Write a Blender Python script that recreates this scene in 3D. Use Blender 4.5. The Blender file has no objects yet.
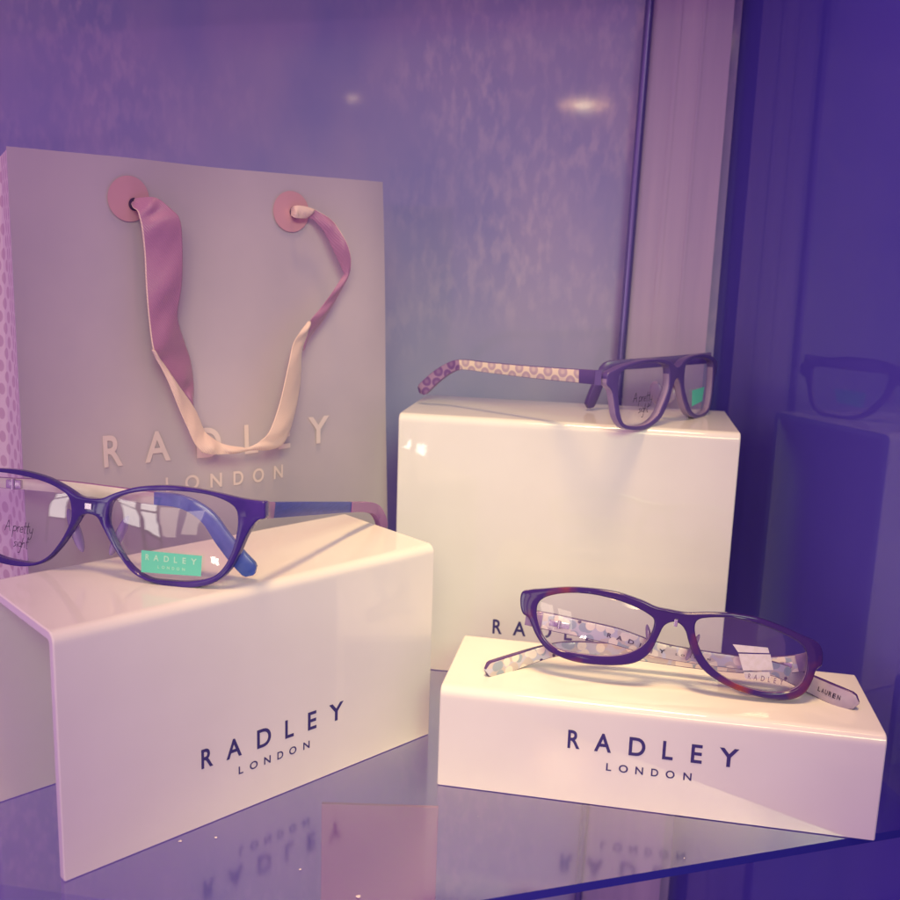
import bpy, bmesh, math, random
from mathutils import Vector, Matrix
random.seed(4)
R = math.radians
sc = bpy.context.scene
DATA = {'g1_outer': [[0.0,0.03223],[0.00554,0.03278],[0.00977,0.03466],[0.01349,0.03627],[0.02265,0.03923],[0.0352,0.04081],[0.04746,0.04056],[0.05778,0.03939],[0.06791,0.03793],[0.07456,0.03753],[0.07704,0.03721],[0.07739,0.03385],[0.07733,0.03053],[0.07489,0.02972],[0.07252,0.02725],[0.06983,0.02205],[0.06719,0.01515],[0.06369,0.00815],[0.0584,0.00263],[0.05077,-0.00032],[0.04206,-0.00138],[0.03132,-0.00077],[0.02208,0.00223],[0.01534,0.00857],[0.01041,0.01491],[0.0064,0.02091],[0.00388,0.02451],[0.0,0.02558]],'g1_lens': [[0.00989,0.03106],[0.01448,0.03446],[0.02272,0.03705],[0.0335,0.03849],[0.04493,0.03894],[0.05442,0.03829],[0.06128,0.03634],[0.06516,0.03374],[0.06634,0.02968],[0.06603,0.02299],[0.06424,0.01532],[0.06072,0.00831],[0.05577,0.00408],[0.04635,0.0015],[0.03576,0.00088],[0.02762,0.00132],[0.02012,0.00523],[0.01429,0.01189],[0.01029,0.01874],[0.0087,0.02371]],'g2_outer': [[0.0,0.02962],[-0.00725,0.03315],[-0.01767,0.03498],[-0.03329,0.03505],[-0.0471,0.03304],[-0.05486,0.03079],[-0.05891,0.02891],[-0.05911,0.02582],[-0.05866,0.0232],[-0.05503,0.01936],[-0.05281,0.01109],[-0.0516,0.00652],[-0.04846,0.00182],[-0.04384,-0.00092],[-0.03512,-0.00233],[-0.02641,-0.00215],[-0.01526,0.00216],[-0.00804,0.01041],[-0.00456,0.0182],[-0.00175,0.02245],[0.0,0.02335]],'g2_lens': [[-0.05047,0.02772],[-0.04696,0.03042],[-0.03716,0.03258],[-0.0256,0.0332],[-0.01591,0.03261],[-0.00963,0.03027],[-0.00823,0.02535],[-0.00869,0.01849],[-0.01265,0.01106],[-0.01911,0.00366],[-0.02802,7e-05],[-0.03847,0.00012],[-0.0455,0.002],[-0.04872,0.00699],[-0.05055,0.01467],[-0.05106,0.02226]],'g3_outer': [[-0.07051,0.02508],[-0.06696,0.02702],[-0.061,0.02875],[-0.04969,0.0319],[-0.03879,0.03355],[-0.02754,0.03407],[-0.01631,0.03262],[-0.00929,0.03085],[-0.00279,0.03068],[0.00478,0.03084],[0.01394,0.0327],[0.02426,0.03414],[0.03522,0.03411],[0.04605,0.03211],[0.05523,0.02961],[0.06214,0.0276],[0.06495,0.02399],[0.06569,0.01822],[0.0637,0.01563],[0.06266,0.01001],[0.06031,0.00429],[0.05462,0.00045],[0.04515,-0.00076],[0.03537,-0.00013],[0.02645,0.00172],[0.01842,0.00498],[0.01343,0.00855],[0.00952,0.01357],[0.00694,0.01857],[0.00522,0.02236],[0.00256,0.02506],[-0.00085,0.02555],[-0.00445,0.02301],[-0.00623,0.01736],[-0.00829,0.01072],[-0.01292,0.00505],[-0.02012,0.00172],[-0.031,-0.00053],[-0.04214,-0.00126],[-0.05164,0.00024],[-0.05681,0.00286],[-0.06142,0.00771],[-0.0653,0.0138],[-0.06847,0.01549],[-0.07039,0.01985]],'g3_lensL': [[-0.062,0.02166],[-0.05814,0.0258],[-0.04925,0.02921],[-0.03835,0.03083],[-0.02697,0.03051],[-0.01796,0.02887],[-0.012,0.02682],[-0.00918,0.02461],[-0.00926,0.01952],[-0.01108,0.01408],[-0.01489,0.00974],[-0.02084,0.00622],[-0.02941,0.00383],[-0.0405,0.00273],[-0.04969,0.0028],[-0.0559,0.00605],[-0.0597,0.011],[-0.06188,0.01646]],'g3_lensR': [[0.00928,0.0279],[0.01325,0.03011],[0.02265,0.03185],[0.03231,0.03182],[0.0422,0.03026],[0.05116,0.02769],[0.05646,0.02483],[0.05877,0.02069],[0.05955,0.01416],[0.05815,0.00833],[0.05396,0.00443],[0.0468,0.00227],[0.03826,0.00209],[0.0292,0.00374],[0.02115,0.00724],[0.01556,0.01176],[0.0115,0.01771],[0.0091,0.02356]],'G1': {'c': [-0.1517,0.39782,0.10114],'U': [0.96455,-0.2639,0.0],'V': [0.02758,0.10082,0.99452],'N': [0.26245,0.95927,-0.10453],'k': 1.2},'G2': {'c': [0.12468,0.5416,0.15301],'U': [0.67312,0.73953,-0.0],'V': [-0.02581,0.02349,0.99939],'N': [-0.73908,0.67271,-0.0349],'k': 2.0},'G3': {'c': [0.10064,0.41417,0.05522],'U': [0.97603,-0.19805,-0.09026],'V': [0.12164,0.1525,0.98079],'N': [0.18048,0.96826,-0.17294],'k': 1.2},'g3_armA': [[0.03819,0.43532,0.07378,0.007],[0.04698,0.43355,0.07303,0.008],[0.06317,0.43117,0.07082,0.008],[0.08014,0.42858,0.06826,0.008],[0.09791,0.42554,0.064,0.007],[0.1175,0.42209,0.06223,0.0065],[0.13722,0.41879,0.06143,0.006],[0.15034,0.41669,0.0599,0.0065],[0.1661,0.41837,0.0534,0.008],[0.17517,0.40828,0.0521,0.009],[0.18065,0.40398,0.0517,0.008],[0.18336,0.40191,0.0516,0.0078]],'g3_armB': [[0.16575,0.41234,0.06664,0.008],[0.16133,0.41667,0.06318,0.008],[0.15204,0.4219,0.05963,0.008],[0.13714,0.42543,0.05807,0.008],[0.11525,0.43046,0.05761,0.008],[0.09265,0.43475,0.058,0.007],[0.07412,0.43723,0.05832,0.0065],[0.05971,0.43583,0.0589,0.0065],[0.04973,0.43857,0.0559,0.0065],[0.03929,0.43704,0.0529,0.0072],[0.03004,0.43146,0.0517,0.008],[0.02331,0.4268,0.0515,0.0075],[0.01951,0.42424,0.0515,0.0074]],'g1_armL': [[-0.20838,0.42113,0.13452,0.0045],[-0.19383,0.42021,0.13386,0.0048],[-0.16995,0.41579,0.13412,0.0058],[-0.14657,0.41138,0.13327,0.0058],[-0.12764,0.40617,0.13297,0.0055],[-0.11205,0.40085,0.13285,0.0055],[-0.10172,0.39976,0.12738,0.0062],[-0.09481,0.39867,0.11828,0.007],[-0.08787,0.39759,0.11004,0.0075],[-0.08111,0.3965,0.10354,0.0078]],'g1_armR': [[-0.07558,0.38977,0.13374,0.0072],[-0.07437,0.39606,0.13188,0.0068],[-0.06551,0.41965,0.12661,0.0063],[-0.04892,0.46839,0.11552,0.0052],[-0.04208,0.48639,0.11114,0.0055],[-0.03813,0.49539,0.10735,0.006],[-0.03572,0.49939,0.10204,0.006],[-0.03415,0.50139,0.09497,0.006]],'g2_armL': [[0.07534,0.50423,0.17957,0.0078],[0.07284,0.50904,0.17923,0.0075],[0.04765,0.53183,0.17805,0.0068],[0.02064,0.55558,0.17742,0.006],[0.00534,0.56842,0.17727,0.006],[-0.00275,0.57442,0.17371,0.0065],[-0.01089,0.57842,0.16704,0.0072],[-0.01912,0.58242,0.15814,0.0075]],'g2_armR': [[0.15528,0.59097,0.18386,0.0065],[0.13408,0.5878,0.18182,0.006],[0.11164,0.58444,0.17967,0.006],[0.09294,0.58164,0.17787,0.006],[0.08908,0.58164,0.17296,0.006],[0.08524,0.57964,0.16289,0.0066],[0.08139,0.57764,0.15281,0.006]],'rib_dark_left': [[-0.16433,0.25829,0.001,-0.1628,0.26022,0.001],[-0.16517,0.25589,0.005,-0.16161,0.26066,0.005],[-0.16458,0.25451,0.008,-0.15549,0.2607,0.01],[-0.16458,0.25177,0.01,-0.14998,0.25568,0.015],[-0.16373,0.24589,0.011,-0.14701,0.25076,0.018],[-0.16259,0.23448,0.011,-0.146,0.23832,0.018],[-0.16245,0.22062,0.012,-0.14639,0.22047,0.017],[-0.16229,0.20529,0.014,-0.14755,0.20604,0.014],[-0.16136,0.1903,0.016,-0.1432,0.19411,0.011],[-0.15802,0.18482,0.015,-0.13921,0.18392,0.009],[-0.15133,0.1764,0.014,-0.13807,0.17287,0.009],[-0.14527,0.16917,0.012,-0.1387,0.16649,0.01],[-0.14011,0.16168,0.011,-0.1396,0.16107,0.0105]],'rib_pale': [[-0.16184,0.19036,0.0165,-0.16087,0.18938,0.0165],[-0.15922,0.18412,0.017,-0.15721,0.18422,0.0165],[-0.15533,0.17537,0.018,-0.14952,0.17329,0.0155],[-0.15093,0.1617,0.02,-0.1403,0.16009,0.014],[-0.14742,0.15136,0.022,-0.13717,0.15003,0.016],[-0.14489,0.14432,0.023,-0.13634,0.14772,0.018],[-0.14069,0.13963,0.023,-0.13196,0.14381,0.02],[-0.13256,0.13783,0.022,-0.12753,0.14175,0.021],[-0.12308,0.13768,0.021,-0.12192,0.14041,0.021],[-0.11392,0.13838,0.02,-0.11564,0.14003,0.021],[-0.10335,0.13739,0.019,-0.11039,0.14307,0.022],[-0.09368,0.14027,0.018,-0.10509,0.14781,0.022],[-0.08567,0.153,0.016,-0.09852,0.16168,0.022],[-0.07945,0.1701,0.014,-0.09066,0.18086,0.02],[-0.07795,0.18556,0.014,-0.08577,0.19094,0.018],[-0.07391,0.19502,0.014,-0.07897,0.19742,0.016],[-0.07174,0.20189,0.014,-0.07301,0.20194,0.0145]],'rib_dark_right': [[-0.07572,0.18637,0.012,-0.07669,0.18916,0.013],[-0.0694,0.19414,0.011,-0.07236,0.20137,0.014],[-0.06044,0.20365,0.011,-0.06573,0.20819,0.014],[-0.05468,0.21283,0.012,-0.05872,0.21616,0.014],[-0.04859,0.22422,0.013,-0.05028,0.22635,0.013],[-0.04753,0.23237,0.016,-0.05032,0.22902,0.013],[-0.04975,0.24031,0.018,-0.05535,0.24005,0.012],[-0.05308,0.24806,0.017,-0.06023,0.25037,0.01],[-0.0565,0.25549,0.012,-0.06433,0.25566,0.007],[-0.06408,0.26111,0.008,-0.06713,0.25658,0.005]],'rib_knot': [[-0.06441,0.26083,0.0085,-0.06746,0.25656,0.0055],[-0.071,0.26226,0.008,-0.07219,0.25604,0.007],[-0.07467,0.26208,0.006,-0.07527,0.25641,0.006],[-0.07396,0.26066,0.001,-0.07395,0.25756,0.001]],'cam': {'f': 978.1735496127553,'fw': [0.0,0.98153,-0.19131],'rt': [0.99946,0.00631,0.03236],'up': [-0.03297,0.19121,0.981],'o': [0.0,0.0,0.23715]},'blocks': [[-0.14102,0.33245,0.75781,0.18601,0.07586,0.09964],[-0.00086,0.41172,-0.17979,0.19,0.06666,0.0479],[-0.0295,0.54351,-0.16187,0.18648,0.08587,0.15081]],'wallpts': {'col_l': [-0.06194,-0.04927],'col_r': [-0.00357,-0.00184],'rod': [-0.06361,-0.05256]},'pinkbox': {'x': -0.0326,'y': 0.5,'w': 0.0654,'d': 0.06,'h': 0.2357}}

# ------------------------------------------------------------------ camera
cd = DATA['cam']
cam = bpy.data.cameras.new('camera')
cam.sensor_width = 36.0
cam.lens = cd['f'] / 900.0 * 36.0
cam.clip_start = 0.01
cam.clip_end = 50
co = bpy.data.objects.new('camera', cam)
sc.collection.objects.link(co)
fw, rt, up = Vector(cd['fw']), Vector(cd['rt']), Vector(cd['up'])
m = Matrix((rt, up, -fw)).transposed().to_4x4()
m.translation = Vector(cd['o'])
co.matrix_world = m
cam.dof.use_dof = True
cam.dof.focus_distance = 0.45
cam.dof.aperture_fstop = 14.0
sc.camera = co

# ------------------------------------------------------------------ world, exposure
w = bpy.data.worlds.new("World")
sc.world = w
w.use_nodes = True
bg = w.node_tree.nodes['Background']
bg.inputs[0].default_value = (0.515, 0.222, 0.53, 1)
bg.inputs[1].default_value = 1.0
sc.view_settings.view_transform = 'Standard'
sc.view_settings.look = 'None'
sc.view_settings.exposure = 0
sc.view_settings.gamma = 1

# ------------------------------------------------------------------ lamps
def spot(name, loc, aim, power, col, half, blend, radius):
    l = bpy.data.lights.new(name, 'SPOT')
    l.energy = power; l.color = col; l.spot_size = 2 * R(half); l.spot_blend = blend
    l.shadow_soft_size = radius
    o = bpy.data.objects.new(name, l); sc.collection.objects.link(o)
    o.location = loc
    o.rotation_euler = (Vector(aim) - Vector(loc)).to_track_quat('-Z', 'Y').to_euler()
    return o
spot('added_spot', (.20, -.42, .60), (.0, .53, .125), 23, (.74, .95, .48), 14.3, 1.0, .17)  # added spot, its soft cone imitates a vignette around the centre
spot('added_spot', (-.01, -.45, .52), (-.03, .56, .10), 14, (1.0, .84, .44), 13.0, 1.0, .15)  # fill spot added to brighten the left stand and the gap beside the bag
spot('shop_downlight', (.04, .20, 1.20), (.04, .425, .05), 84, (1.0, .66, .27), 11.0, 1.0, .15)

# ------------------------------------------------------------------ helpers
col = sc.collection
def link_mesh(name, me, mats, parent=None):
    o = bpy.data.objects.new(name, me)
    col.objects.link(o)
    for mt in (mats if isinstance(mats, (list, tuple)) else [mats]):
        me.materials.append(mt)
    if parent is not None:
        o.parent = parent
    return o
def tag(o, label=None, cat=None, group=None, kind=None):
    if label: o['label'] = label
    if cat: o['category'] = cat
    if group: o['group'] = group
    if kind: o['kind'] = kind
    return o
def empty(name, loc, rz=0.0):
    o = bpy.data.objects.new(name, None)
    col.objects.link(o)
    o.location = loc; o.rotation_euler = (0, 0, rz)
    o.empty_display_size = 0.02
    return o
def from_bm(name, bm, mats, parent=None, smooth=None, base=None):
    if base is not None:
        bmesh.ops.translate(bm, verts=bm.verts, vec=-Vector(base))
    me = bpy.data.meshes.new(name)
    bm.to_mesh(me); bm.free()
    if smooth is not None:
        for p in me.polygons: p.use_smooth = True
        me.set_sharp_from_angle(angle=R(smooth))
    return link_mesh(name, me, mats, parent)
def catmull(pts, n, closed):
    P = [Vector(p) for p in pts]; N = len(P); out = []
    for i in range(N if closed else N - 1):
        if closed:
            a, b, c, d = P[i - 1], P[i], P[(i + 1) % N], P[(i + 2) % N]
        else:
            a, b, c, d = P[max(i - 1, 0)], P[i], P[i + 1], P[min(i + 2, N - 1)]
        for k in range(n):
            t = k / n
            out.append(0.5 * ((2 * b) + (c - a) * t + (2 * a - 5 * b + 4 * c - d) * t * t + (3 * b - a - 3 * c + d) * t ** 3))
    if not closed: out.append(P[-1].copy())
    return out
def curve_fill(splines, extrude, bevel, offset=0.0, res=2):
    """2D outline(s) -> a filled mesh (bmesh)."""
    cu = bpy.data.curves.new('outline', 'CURVE'); cu.dimensions = '2D'; cu.fill_mode = 'BOTH'
    cu.extrude = extrude; cu.bevel_depth = bevel; cu.bevel_resolution = res; cu.offset = offset
    for s in splines:
        sp = cu.splines.new('POLY'); sp.points.add(len(s) - 1)
        for p, v in zip(sp.points, s): p.co = (v[0], v[1], 0, 1)
        sp.use_cyclic_u = True
    ob = bpy.data.objects.new('outline', cu); col.objects.link(ob)
    dg = bpy.context.evaluated_depsgraph_get()
    me = bpy.data.meshes.new_from_object(ob.evaluated_get(dg))
    bm = bmesh.new(); bm.from_mesh(me)
    bpy.data.objects.remove(ob); bpy.data.curves.remove(cu); bpy.data.meshes.remove(me)
    bmesh.ops.remove_doubles(bm, verts=bm.verts, dist=1e-6)
    return bm
def glyph_bm(ch):
    cu = bpy.data.curves.new('glyph', 'FONT'); cu.body = ch; cu.resolution_u = 6; cu.offset = .018
    ob = bpy.data.objects.new('glyph', cu); col.objects.link(ob)
    dg = bpy.context.evaluated_depsgraph_get()
    me = bpy.data.meshes.new_from_object(ob.evaluated_get(dg))
    vs = [(v.co.x, v.co.y) for v in me.vertices]; fs = [tuple(p.vertices) for p in me.polygons]
    bpy.data.objects.remove(ob); bpy.data.curves.remove(cu); bpy.data.meshes.remove(me)
    return vs, fs
GLY = {}
WORDS = {'RADLEY': [(0, .074), (.16, .262), (.365, .462), (.562, .624), (.728, .792), (.888, 1.0)],
         'LONDON': [(0, .062), (.15, .258), (.345, .437), (.53, .615), (.70, .805), (.905, 1.0)]}
def word(bm, text, spans, x0, x1, y0, y1, fn):
    """letters laid in spans of [x0,x1] x [y0,y1]; fn maps (x,y) to a point."""
    for ch, (a, b) in zip(text, spans):
        if ch not in GLY: GLY[ch] = glyph_bm(ch)
        vs, fs = GLY[ch]
        mx0, mx1 = min(v[0] for v in vs), max(v[0] for v in vs)
        my0, my1 = min(v[1] for v in vs), max(v[1] for v in vs)
        L = x1 - x0; over = 0.012 * (y1 - y0) if ch == 'O' else 0
        nv = [bm.verts.new(fn(x0 + L * (a + (b - a) * (x - mx0) / (mx1 - mx0)),
                              y0 - over + (y1 - y0 + 2 * over) * (y - my0) / (my1 - my0))) for x, y in vs]
        for f in fs: bm.faces.new([nv[i] for i in f])
def even(text, fill=.62):
    n = len(text); return [(i / n, (i + fill) / n) for i in range(n)]
STROKES = {
 'A': (.62, [[(0, 0), (.2, .6), (.35, 1), (.45, .5), (.6, 0)], [(.05, .36), (.58, .44)]]),
 'p': (.44, [[(0, .55), (-.04, -.5)], [(0, .38), (.16, .54), (.34, .42), (.28, .12), (0, .08)]]),
 'r': (.34, [[(0, .52), (.02, 0)], [(.02, .3), (.14, .5), (.3, .48)]]),
 'e': (.38, [[(.02, .24), (.3, .32), (.22, .52), (.04, .38), (.06, .06), (.32, .08)]]),
 't': (.34, [[(.18, 1.0), (.12, .08), (.26, .0)], [(0, .58), (.36, .64)]]),
 'y': (.44, [[(0, .5), (.06, .1), (.3, .16)], [(.36, .54), (.26, -.3), (.04, -.55), (-.05, -.3)]]),
 's': (.36, [[(.3, .5), (.06, .42), (.26, .2), (.0, .0)]]),
 'i': (.2, [[(.06, .5), (.04, .02)], [(.09, .72), (.1, .78)]]),
 'g': (.42, [[(.32, .48), (.08, .5), (.02, .16), (.3, .14), (.34, .5), (.26, -.4), (.0, -.45)]]),
 'h': (.42, [[(.06, 1.0), (.0, 0)], [(.02, .3), (.2, .52), (.32, .38), (.3, 0)]]),
}
def handwriting(bm, text, x, y, size, fn, wd):
    for ch in text:
        if ch == ' ': x += .34 * size; continue
        adv, strokes = STROKES[ch]
        for st in strokes:
            P = catmull([(a, b, 0) for a, b in st], 5, False)
            prev = None
            for i, p in enumerate(P):
                t = (P[min(i + 1, len(P) - 1)] - P[max(i - 1, 0)]).normalized()
                nx, ny = -t.y * wd / 2, t.x * wd / 2
                px, py = x + p.x * size + .12 * p.y * size, y + p.y * size
                cur = (bm.verts.new(fn(px + nx, py + ny)), bm.verts.new(fn(px - nx, py - ny)))
                if prev: bm.faces.new((prev[0], prev[1], cur[1], cur[0]))
                prev = cur
        x += adv * size
    return x
def quad(bm, pts, mat=0):
    f = bm.faces.new([bm.verts.new(p) for p in pts]); f.material_index = mat; return f
def box(bm, c, u, v, n, hx, hy, hz, bevel=0.0, seg=2):
    c, u, v, n = Vector(c), Vector(u).normalized(), Vector(v).normalized(), Vector(n).normalized()
    r = bmesh.ops.create_cube(bm, size=2)
    M = Matrix((u * hx, v * hy, n * hz)).transposed().to_4x4(); M.translation = c
    bmesh.ops.transform(bm, matrix=M, verts=r['verts'])
    if bevel:
        es = list({e for vv in r['verts'] for e in vv.link_edges})
        bmesh.ops.bevel(bm, geom=es, offset=bevel, segments=seg, affect='EDGES', profile=.5)
    bmesh.ops.recalc_face_normals(bm, faces=bm.faces)

# ------------------------------------------------------------------ materials
def mat(name, base=(.5, .5, .5), rough=.5, **kw):
    mt = bpy.data.materials.new(name); mt.use_nodes = True
    b = mt.node_tree.nodes['Principled BSDF']
    b.inputs['Base Color'].default_value = (*base, 1)
    b.inputs['Roughness'].default_value = rough
    for k, v in kw.items(): b.inputs[k.replace('_', ' ')].default_value = v
    return mt
def nd(mt, typ, **kw):
    n = mt.node_tree.nodes.new(typ)
    for k, v in kw.items(): setattr(n, k, v)
    return n
def bsdf(mt): return mt.node_tree.nodes['Principled BSDF']
def noise_tint(mt, c1, c2, scale, detail=4, lo=.35, hi=.65, coord='Object', stretch=(1, 1, 1), rough=None, bump=0.0, dist=.001):
    L = mt.node_tree.links.new
    tc = nd(mt, 'ShaderNodeTexCoord'); mp = nd(mt, 'ShaderNodeMapping'); mp.inputs['Scale'].default_value = stretch
    nz = nd(mt, 'ShaderNodeTexNoise'); nz.inputs['Scale'].default_value = scale; nz.inputs['Detail'].default_value = detail
    rp = nd(mt, 'ShaderNodeValToRGB')
    rp.color_ramp.elements[0].position = lo; rp.color_ramp.elements[0].color = (*c1, 1)
    rp.color_ramp.elements[1].position = hi; rp.color_ramp.elements[1].color = (*c2, 1)
    L(tc.outputs[coord], mp.inputs[0]); L(mp.outputs[0], nz.inputs['Vector']); L(nz.outputs['Fac'], rp.inputs[0])
    L(rp.outputs[0], bsdf(mt).inputs['Base Color'])
    if rough:
        mr = nd(mt, 'ShaderNodeMapRange'); mr.inputs['To Min'].default_value = rough[0]; mr.inputs['To Max'].default_value = rough[1]
        L(nz.outputs['Fac'], mr.inputs['Value']); L(mr.outputs[0], bsdf(mt).inputs['Roughness'])
    if bump:
        bp = nd(mt, 'ShaderNodeBump'); bp.inputs['Strength'].default_value = bump; bp.inputs['Distance'].default_value = dist
        L(nz.outputs['Fac'], bp.inputs['Height']); L(bp.outputs[0], bsdf(mt).inputs['Normal'])
    return mt
def glass_mix(name, tint, ior, gain, rough=0.0, glossy=(1, 1, 1)):
    mt = bpy.data.materials.new(name); mt.use_nodes = True
    nt = mt.node_tree; nt.nodes.remove(nt.nodes['Principled BSDF']); L = nt.links.new
    out = nt.nodes['Material Output']
    tr = nd(mt, 'ShaderNodeBsdfTransparent'); tr.inputs[0].default_value = (*tint, 1)
    gl = nd(mt, 'ShaderNodeBsdfGlossy'); gl.inputs['Roughness'].default_value = rough; gl.inputs[0].default_value = (*glossy, 1)
    lw = nd(mt, 'ShaderNodeLayerWeight'); lw.inputs['Blend'].default_value = .5
    pw = nd(mt, 'ShaderNodeMath', operation='POWER'); pw.inputs[1].default_value = 5
    f0 = ((ior - 1) / (ior + 1)) ** 2
    mu = nd(mt, 'ShaderNodeMath', operation='MULTIPLY_ADD', use_clamp=True); mu.inputs[1].default_value = (1 - f0) * gain; mu.inputs[2].default_value = f0 * gain
    L(lw.outputs['Facing'], pw.inputs[0])
    mx = nd(mt, 'ShaderNodeMixShader')
    L(pw.outputs[0], mu.inputs[0]); L(mu.outputs[0], mx.inputs[0]); L(tr.outputs[0], mx.inputs[1]); L(gl.outputs[0], mx.inputs[2])
    L(mx.outputs[0], out.inputs['Surface'])
    return mt

M = {}
M['acrylic'] = noise_tint(mat('white_acrylic', (.82, .80, .77), .08, IOR=1.49), (.80, .78, .75), (.84, .82, .79), 22, 6, .3, .7, rough=(.010, .022))
M['print_dark'] = mat('indigo_print', (.045, .035, .19), .45)
M['bag_paper'] = noise_tint(mat('taupe_paper', (.47, .40, .42), .55), (.50, .43, .52), (.58, .495, .57), 14, 5, .3, .7, bump=.06, dist=.004)
M['bag_print'] = mat('cream_print', (.80, .66, .66), .45)
M['disc'] = mat('pink_disc', (.64, .34, .42), .5)
M['ribbon_pale_lit'] = mat('pale_lit_satin_ribbon', (.83, .62, .56), .5, Sheen_Weight=.3)  # lit stretches of the ribbon, brightness put into the colour; also its pale selvedge
M['ribbon_shaded'] = mat('shaded_satin_ribbon', (.42, .19, .35), .38, Sheen_Weight=.3)  # same ribbon on its shadowed stretches, shade put into the colour
M['bag_inside'] = mat('bag_inside', (.5, .42, .45), .7)

# ------------------------------------------------------------------ the setting
def wallpt(x0, y0, yaw):
    return Vector((x0, y0, 0)), Vector((math.cos(yaw), math.sin(yaw), 0))
WALL_O, WALL_U = wallpt(.1715, .662, R(-9))
WALL_N = Vector((WALL_U.y, -WALL_U.x, 0))
M['wall'] = noise_tint(mat('dusty_back_panel', (.3, .28, .45), .2), (.35, .38, .65), (.53, .49, .68), 9, 6, .34, .66,
                       stretch=(1.4, 1.4, .8), rough=(.03, .09))
mt = M['wall']; Lw = mt.node_tree.links.new; bw = bsdf(mt)
src = bw.inputs['Base Color'].links[0].from_socket           # fine pale speckle in broad patches, like dried spray on glass
tc = nd(mt, 'ShaderNodeTexCoord'); mp = nd(mt, 'ShaderNodeMapping'); mp.inputs['Scale'].default_value = (1.2, 1.2, .55); Lw(tc.outputs['Object'], mp.inputs[0])
n1 = nd(mt, 'ShaderNodeTexNoise'); n1.inputs['Scale'].default_value = 130; n1.inputs['Detail'].default_value = 4; Lw(mp.outputs[0], n1.inputs['Vector'])
n2 = nd(mt, 'ShaderNodeTexNoise'); n2.inputs['Scale'].default_value = 6; n2.inputs['Detail'].default_value = 3; Lw(tc.outputs['Object'], n2.inputs['Vector'])
r1 = nd(mt, 'ShaderNodeMapRange'); r1.inputs['From Min'].default_value = .46; r1.inputs['From Max'].default_value = .66; Lw(n1.outputs['Fac'], r1.inputs['Value'])
r2 = nd(mt, 'ShaderNodeMapRange'); r2.inputs['From Min'].default_value = .44; r2.inputs['From Max'].default_value = .62; r2.inputs['To Max'].default_value = .5; Lw(n2.outputs['Fac'], r2.inputs['Value'])
mm_ = nd(mt, 'ShaderNodeMath', operation='MULTIPLY'); Lw(r1.outputs[0], mm_.inputs[0]); Lw(r2.outputs[0], mm_.inputs[1])
mx_ = nd(mt, 'ShaderNodeMix', data_type='RGBA'); Lw(mm_.outputs[0], mx_.inputs[0]); Lw(src, mx_.inputs[6]); mx_.inputs[7].default_value = (.80, .70, .78, 1)
Lw(mx_.outputs[2], bw.inputs['Base Color'])
bm = bmesh.new()
a = WALL_O - WALL_U * .9; b = WALL_O + WALL_U * .35
quad(bm, [(a.x, a.y, -.32), (b.x, b.y, -.32), (b.x, b.y, .75), (a.x, a.y, .75)])
tag(from_bm('wall', bm, M['wall']), kind='structure')

M['floor'] = mat('lower_shelf', (.42, .36, .88), .4)
bm = bmesh.new(); quad(bm, [(-.9, -.3, -.30), (.6, -.3, -.30), (.6, 1.0, -.30), (-.9, 1.0, -.30)])
tag(from_bm('floor', bm, M['floor']), kind='structure')

# glass shelf: top sheet, clear underside, dark polished edge
M['shelf_glass'] = glass_mix('shelf_glass', (.74, .66, .96), 1.5, 5.0, .13)
M['shelf_under'] = glass_mix('shelf_underside', (.94, .92, .97), 1.1, .2)
M['shelf_edge'] = mat('shelf_edge', (.03, .03, .30), .25)
E0, E1 = Vector((-.62, .1321, 0)), Vector((.262, .4064, 0))
bm = bmesh.new()
T = .0038
quad(bm, [E0, E1, (.175, .668, 0), (-.70, .808, 0)], 0)
quad(bm, [(-.70, .808, -T), (.175, .668, -T), (E1.x, E1.y, -T), (E0.x, E0.y, -T)], 1)
quad(bm, [(E0.x, E0.y, -T), (E1.x, E1.y, -T), E1, E0], 2)
tag(from_bm('shelf', bm, [M['shelf_glass'], M['shelf_under'], M['shelf_edge']]), kind='structure')

# board added overhead to shade the top of the back panel
M['upper'] = mat('added_shade_board', (.12, .10, .3), .5)
bm = bmesh.new(); box(bm, (-.24, .660, .445), (1, 0, 0), (0, 1, 0), (0, 0, 1), .5, .140, .008, .001)
tag(from_bm('shade_board', bm, M['upper']), kind='structure')

# column (pale strip beside the corner) and metal rod, standing against the back panel
def on_wall(s, z, off=0.0): return WALL_O + WALL_U * s + WALL_N * off + Vector((0, 0, z))
def slab(bm, s0b, s1b, s0t, s1t, zb, zt, off):
    f = [on_wall(s0b, zb, off), on_wall(s1b, zb, off), on_wall(s1t, zt, off), on_wall(s0t, zt, off)]
    k = [p - WALL_N * (off - .0005) for p in f]
    v = [bm.verts.new(p) for p in f + k]
    for idx in ((0, 1, 2, 3), (7, 6, 5, 4), (0, 4, 5, 1), (1, 5, 6, 2), (2, 6, 7, 3), (3, 7, 4, 0)):
        bm.faces.new([v[i] for i in idx])
    bmesh.ops.recalc_face_normals(bm, faces=bm.faces)
M['column'] = noise_tint(mat('pale_column', (.5, .42, .5), .35), (.50, .40, .58), (.68, .54, .67), 6, 5, .3, .7, stretch=(9, 9, .5))
M['rod'] = mat('brushed_rod', (.22, .18, .42), .25, Metallic=.6)
W = DATA['wallpts']
col_root = empty('corner_column', on_wall(W['col_l'][0], 0))
bm = bmesh.new(); slab(bm, W['col_l'][0], W['col_r'][0], W['col_l'][1], W['col_r'][1], -.3, .5, .012)
from_bm('column_panel', bm, M['column'], col_root, base=col_root.location)
bm = bmesh.new()
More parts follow.
